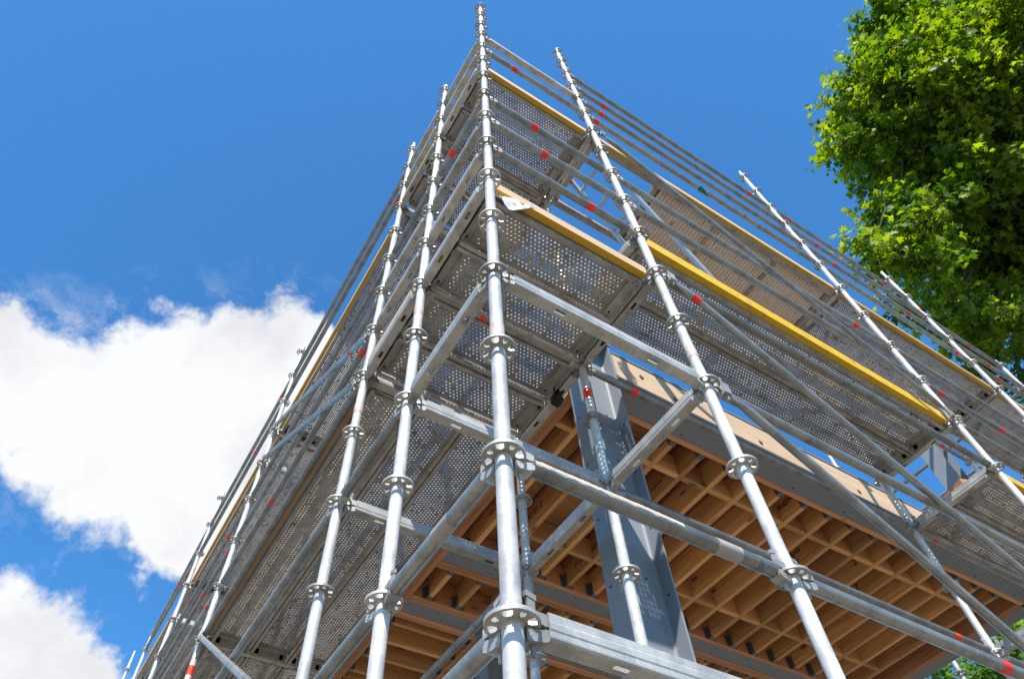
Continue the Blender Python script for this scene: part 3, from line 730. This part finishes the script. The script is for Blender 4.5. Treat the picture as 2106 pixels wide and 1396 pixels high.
toe((X1, 0), (X2, 0), 6, (0, 1), 'broad clean yellow toe board along the lower walkway of the right face', 'clean_yellow_paint', 'clean_yellow_paint', h=0.115, t=0.046)
toe((X1, 0), (X2, 0), 10, (0, 1), 'yellow and pine toe board beside the brown ribbed hatch deck', 'pine_and_sunlit', 'clean_yellow_paint')
toe((X2, 0), (X3, 0), 5, (0, 1), 'short visible yellow toe board at the far right of the lower walkway', 'clean_yellow_paint', 'clean_yellow_paint')
toe((X2, 0), (X3, 0), 10, (0, 1), 'thin yellow toe board of the top walkway beyond the hatch deck', 'pine_and_sunlit', 'yellow_paint')
toe((X3, 0), (X4, 0), 10, (0, 1), 'last yellow toe board of the top walkway near the tree', 'pine_and_sunlit', 'yellow_paint')
toe((0, 0), (0, W1), 5, (1, 0), 'yellow toe board seen through the transom slots left of the lower corner platform', h=0.045, t=0.032, off=0.002, z0=0.040)
toe((0, 0), (0, W1), 10, (1, 0), 'yellow toe board seen through the transom slots left of the top corner platform', h=0.045, t=0.032, off=0.002, z0=0.040)
toe((0, W1), (0, W2), 5, (1, 0), 'short pine and yellow toe board, second along the left face, lower level', 'pine_and_sunlit', h=0.11, t=0.032, off=-0.016, z0=0.040)
toe((0, W1), (0, W2), 10, (1, 0), 'short yellow toe board, second along the left face, top level', 'clean_yellow_paint', h=0.11, t=0.032, off=-0.016, z0=0.040)
for a, e, nm in ((W2, Y3, 'first'), (Y3, Y4, 'second'), (Y4, Y5, 'third')):
    toe((0, a), (0, e), 5, (1, 0), 'long toe board in the %s long bay of the left face, lower level' % nm, 'pine_and_sunlit', 'pine_and_sunlit', h=0.06, t=0.034, off=0.028, z0=0.030)
    toe((0, a), (0, e), 10, (1, 0), 'long toe board in the %s long bay of the left face, top level' % nm, 'pine_and_sunlit', h=0.06, t=0.034, off=0.028, z0=0.030)

# ------------------------------------------------------------------ small loose things
def bag():
    b = MB(); nu, nv = 22, 10; vv = []; ff = []
    for s in range(2):
        for i in range(nu+1):
            for j in range(nv+1):
                u, v = i/nu, j/nv
                sag = 0.13*math.sin(math.pi*min(1, u*1.15)**0.8)*(1-u*0.25)
                x = 0.06+0.25*u; z = 2.500+0.085*u - v*(0.05+sag)
                puff = 0.016*math.sin(math.pi*u)*math.sin(math.pi*v)+0.002
                y = 0.050 - (puff if s == 0 else -puff) - 0.02*v + 0.006*math.sin(9*u+5*v)+0.004*math.sin(17*u*v+3)
                vv.append((x, y, z))
    n1 = (nu+1)*(nv+1)
    for s in range(2):
        for i in range(nu):
            for j in range(nv):
                a = s*n1+i*(nv+1)+j; f = (a, a+1, a+nv+2, a+nv+1); ff.append(f if s == 0 else f[::-1])
    b.add(vv, ff, True)
    tag(put('plastic_bag', b.mesh('plastic_bag', 'white_plastic')), 'crumpled white printed plastic bag hanging under the yellow toe board at the corner', 'bag')
bag()
b = MB()
b.prism([(1.045, 0.955), (1.075, 0.985), (1.12, 0.975), (1.13, 1.02), (1.12, 1.05), (1.07, 1.045), (1.05, 1.01)], 2.455, 2.52, 'z'); b.box(1.06, 1.085, 0.94, 0.99, 2.44, 2.55)
tag(put('rubber_packer', b.mesh('rubber_packer', 'black_rubber')), 'small torn black rubber packer wedged beside the inner transom near the grey column', 'packer')
b = MB(); b.loft([[(0.012*i, (TR+0.003)*math.cos(R(a+14*i)), (TR+0.003)*math.sin(R(a+14*i))) for a in range(150, 330, 20)] + [(0.012*i, TR*math.cos(R(a+14*i)), TR*math.sin(R(a+14*i))) for a in range(310, 130, -20)] for i in range(13)]); gt = b.mesh('strap', 'green_tape')
tag(put('strap', gt, None, frame((2.45, 0, Z(11)), (1, 0, 0))), 'dark green cloth wrapped round a guardrail of the right face', 'strap')

# ------------------------------------------------------------------ trees
def leaf_shape():
    tips = [(0.0, 1.0), (42, 0.88), (88, 0.70)]
    pts = [(0, -0.15, 0)]
    ang = [(-140, .40), (-92, .72), (-66, .42), (-44, .90), (-22, .48), (0, 1.05), (22, .48), (44, .90), (66, .42), (92, .72), (140, .40)]
    for a, r in ang: pts.append((r*math.sin(R(a)), r*math.cos(R(a)), -0.22*abs(math.sin(R(a)))*r - 0.10*max(0, r*math.cos(R(a)))**2))
    return np.array(pts)*0.5
LEAF = leaf_shape()
def foliage(name, pos, size, out, mat, parent, tone):
    n = len(pos); k = len(LEAF)
    nrm = out*0.55 + rng.normal(size=(n, 3))*0.55 + np.array([0, 0, 0.75]); nrm /= np.linalg.norm(nrm, axis=1)[:, None]
    t = rng.normal(size=(n, 3)) + out*0.6 - np.array([0, 0, 0.5]); t -= (t*nrm).sum(1)[:, None]*nrm; t /= np.linalg.norm(t, axis=1)[:, None]
    s = np.cross(t, nrm)
    V = (pos[:, None, :] + size[:, None, None]*(LEAF[None, :, 0:1]*s[:, None, :] + LEAF[None, :, 1:2]*t[:, None, :] + LEAF[None, :, 2:3]*nrm[:, None, :])).reshape(-1, 3)
    fan = np.array([(0, i+1, i) for i in range(1, k-1)]); F = (np.arange(n)[:, None, None]*k + fan[None]).reshape(-1, 3)
    me = bpy.data.meshes.new(name); me.vertices.add(len(V)); me.vertices.foreach_set('co', V.ravel().astype(np.float32))
    me.loops.add(F.size); me.loops.foreach_set('vertex_index', F.ravel().astype(np.int32))
    me.polygons.add(len(F)); me.polygons.foreach_set('loop_start', np.arange(0, F.size, 3, dtype=np.int32))
    me.update(); me.validate()
    a = me.attributes.new('tone', 'FLOAT', 'POINT'); a.data.foreach_set('value', np.repeat(tone, k).astype(np.float32))
    me.materials.append(MATS[mat])
    o = put(name, me, parent, Matrix.Identity(4)); o['kind'] = 'stuff'
    return o
def limb(b, pts, r0, r1, n=9):
    pts = [Vector(p) for p in pts]; rings = []
    for i, p in enumerate(pts):
        d = (pts[min(i+1, len(pts)-1)]-pts[max(i-1, 0)]).normalized(); q = d.to_track_quat('Z', 'Y').to_matrix(); r = r0+(r1-r0)*i/(len(pts)-1)
        rings.append([p + q @ Vector((r*math.cos(2*math.pi*j/n), r*math.sin(2*math.pi*j/n), 0)) for j in range(n)])
    b.loft(rings)
def tree(label, base, lobes, n_spray, per, leaf, mat, trunk_r, density_shell=0.55):
    root = empty('tree', base); tag(root, label, 'tree'); base = Vector(base)
    top = sum((Vector(c)*r for c, r in lobes), Vector())/sum(r for _, r in lobes)
    tk = MB(); fork = base.lerp(top, 0.45); fork.x = (base.x*2+top.x)/3; fork.y = (base.y*2+top.y)/3
    limb(tk, [base+Vector((0, 0, -0.1)), base.lerp(fork, 0.15), base.lerp(fork, 0.5)+Vector((0.1, -0.08, 0)), fork], trunk_r*1.3, trunk_r*0.75, 14)
    put('trunk', tk.mesh('trunk', 'bark'), root)
    for c, r in lobes:
        c = Vector(c); lb = MB(); mid = fork.lerp(c, 0.5)+Vector((random.uniform(-.3, .3), random.uniform(-.3, .3), 0.4))
        far = [(Vector(q), w_) for q, w_ in lobes if w_ > max(1.5, r)]
        if r < 1.5 and far:
            near = min(far, key=lambda t_: (t_[0]-c).length)[0]; mid = near.lerp(c, 0.5)+Vector((0, 0, 0.25)); limb(lb, [near, mid, c], 0.035, 0.012, 7)
        else: limb(lb, [fork+Vector((0, 0, -0.3)), fork.lerp(mid, 0.5), mid, c], trunk_r*0.30, trunk_r*0.10)
        for q in range(7):
            d = Vector(rng.normal(size=3)).normalized(); e = c+d*r*random.uniform(0.45, 0.8)
            s0 = mid.lerp(c, random.uniform(0.2, 1.0)); limb(lb, [s0, s0.lerp(e, 0.5)+Vector((0, 0, 0.15)), e], 0.022, 0.006, 6)
        put('limb', lb.mesh('limb', 'bark'), root)
    big = list(lobes); sub = []
    for c, r in big:
        for q in range(int(5*r*r)+3):
            d = rng.normal(size=3); d /= np.linalg.norm(d); rs = rng.uniform(0.24, 0.46)*min(r, 2.0)
            sub.append((tuple(np.array(c)+d*(r-rs*0.75)*rng.uniform(0.72, 1.06)), rs))
        sub.append((c, r*0.62))
    lobes = sub
    C = np.array([c for c, _ in lobes]); RR = np.array([r for _, r in lobes]); w = RR**2/np.sum(RR**2)
    li = rng.choice(len(lobes), n_spray, p=w); u = rng.normal(size=(n_spray, 3)); u /= np.linalg.norm(u, axis=1)[:, None]
    rad = RR[li]*(1-density_shell*rng.random(n_spray)**1.6)*(1+0.10*rng.normal(size=n_spray))
    sp = C[li]+u*rad[:, None]
    dd = np.linalg.norm(sp[:, None, :]-C[None], axis=2)/RR[None]; keep = (dd < 0.55).sum(1) < 2; sp, u = sp[keep], u[keep]
    # twigs, then leaves along each twig
    td = u + 0.5*rng.normal(size=u.shape) - np.array([0, 0, 0.25]); td /= np.linalg.norm(td, axis=1)[:, None]
    tl = rng.uniform(0.35, 0.75, len(sp))
    f = rng.random((len(sp), per)); pos = sp[:, None, :] + td[:, None, :]*(tl[:, None, None]*(f[..., None]-0.3)) + rng.normal(size=(len(sp), per, 3))*leaf*0.42
    tone = np.clip(rng.normal(0.42, 0.28, (len(sp), 1)) + rng.normal(0, 0.24, (len(sp), per)), 0, 1)
    out = np.repeat(u[:, None, :], per, 1)
    P_ = pos.reshape(-1, 3); foliage('leaves', P_, leaf*np.clip(rng.lognormal(-0.1, 0.28, len(P_)), 0.4, 1.5), out.reshape(-1, 3), mat, root, tone.ravel())
    tw = MB()
    for i in range(0, len(sp), 3):
        a = Vector(sp[i]); d = Vector(td[i]); limb(tw, [a-d*tl[i]*0.9, a, a+d*tl[i]*0.6], 0.010, 0.004, 4)
    o = put('twigs', tw.mesh('twigs', 'bark'), root); o['kind'] = 'stuff'
def along(d, t): return tuple(Vector((-0.7337, -1.1005, -0.8701)) + Vector(d)*t)
tree('large broad-leaved tree with bright lobed leaves overhanging the right of the scaffold', (11.6, -2.6, GZ),
     [((x+0.33, y-0.24, z), r) for (x, y, z), r in (((8.35, -1.75, 12.2), 1.75), ((9.35, -1.5, 10.4), 1.5), ((9.9, -2.6, 12.4), 2.4), ((10.6, -1.2, 10.6), 2.0), ((11.4, -2.8, 13.8), 2.4), ((10.7, -0.9, 9.0), 1.35), ((11.9, -2.0, 10.2), 1.9),
      ((12.5, -4.2, 11.4), 2.4), ((9.8, -4.6, 12.6), 2.2), ((9.2, -2.6, 14.2), 1.9), ((8.05, -2.1, 13.3), 1.2), ((8.3, -1.7, 11.2), 1.0), ((8.6, -2.9, 15.0), 1.3), ((7.72, -0.45, 9.95), 0.85), ((7.8, 0.1, 9.15), 0.85), ((8.5, 0.2, 8.4), 0.75), ((9.25, 0.1, 7.95), 0.8), ((9.7, 0.45, 7.45), 0.6), ((12.2, -0.4, 8.6), 1.3), ((11.0, -4.6, 14.8), 2.2))],
     6200, 25, 0.195, 'plane_leaf', 0.34)
tree('distant green tree seen low at the right beneath the timber floor', (21.0, 7.5, GZ),
     [((19.3, 6.4, 8.6), 2.3), ((21.0, 5.2, 8.4), 2.4), ((20.5, 8.0, 7.4), 2.2), ((22.5, 7.2, 8.0), 2.4), ((23.5, 5.0, 8.0), 2.2)], 1700, 18, 0.25, 'far_leaf', 0.3)
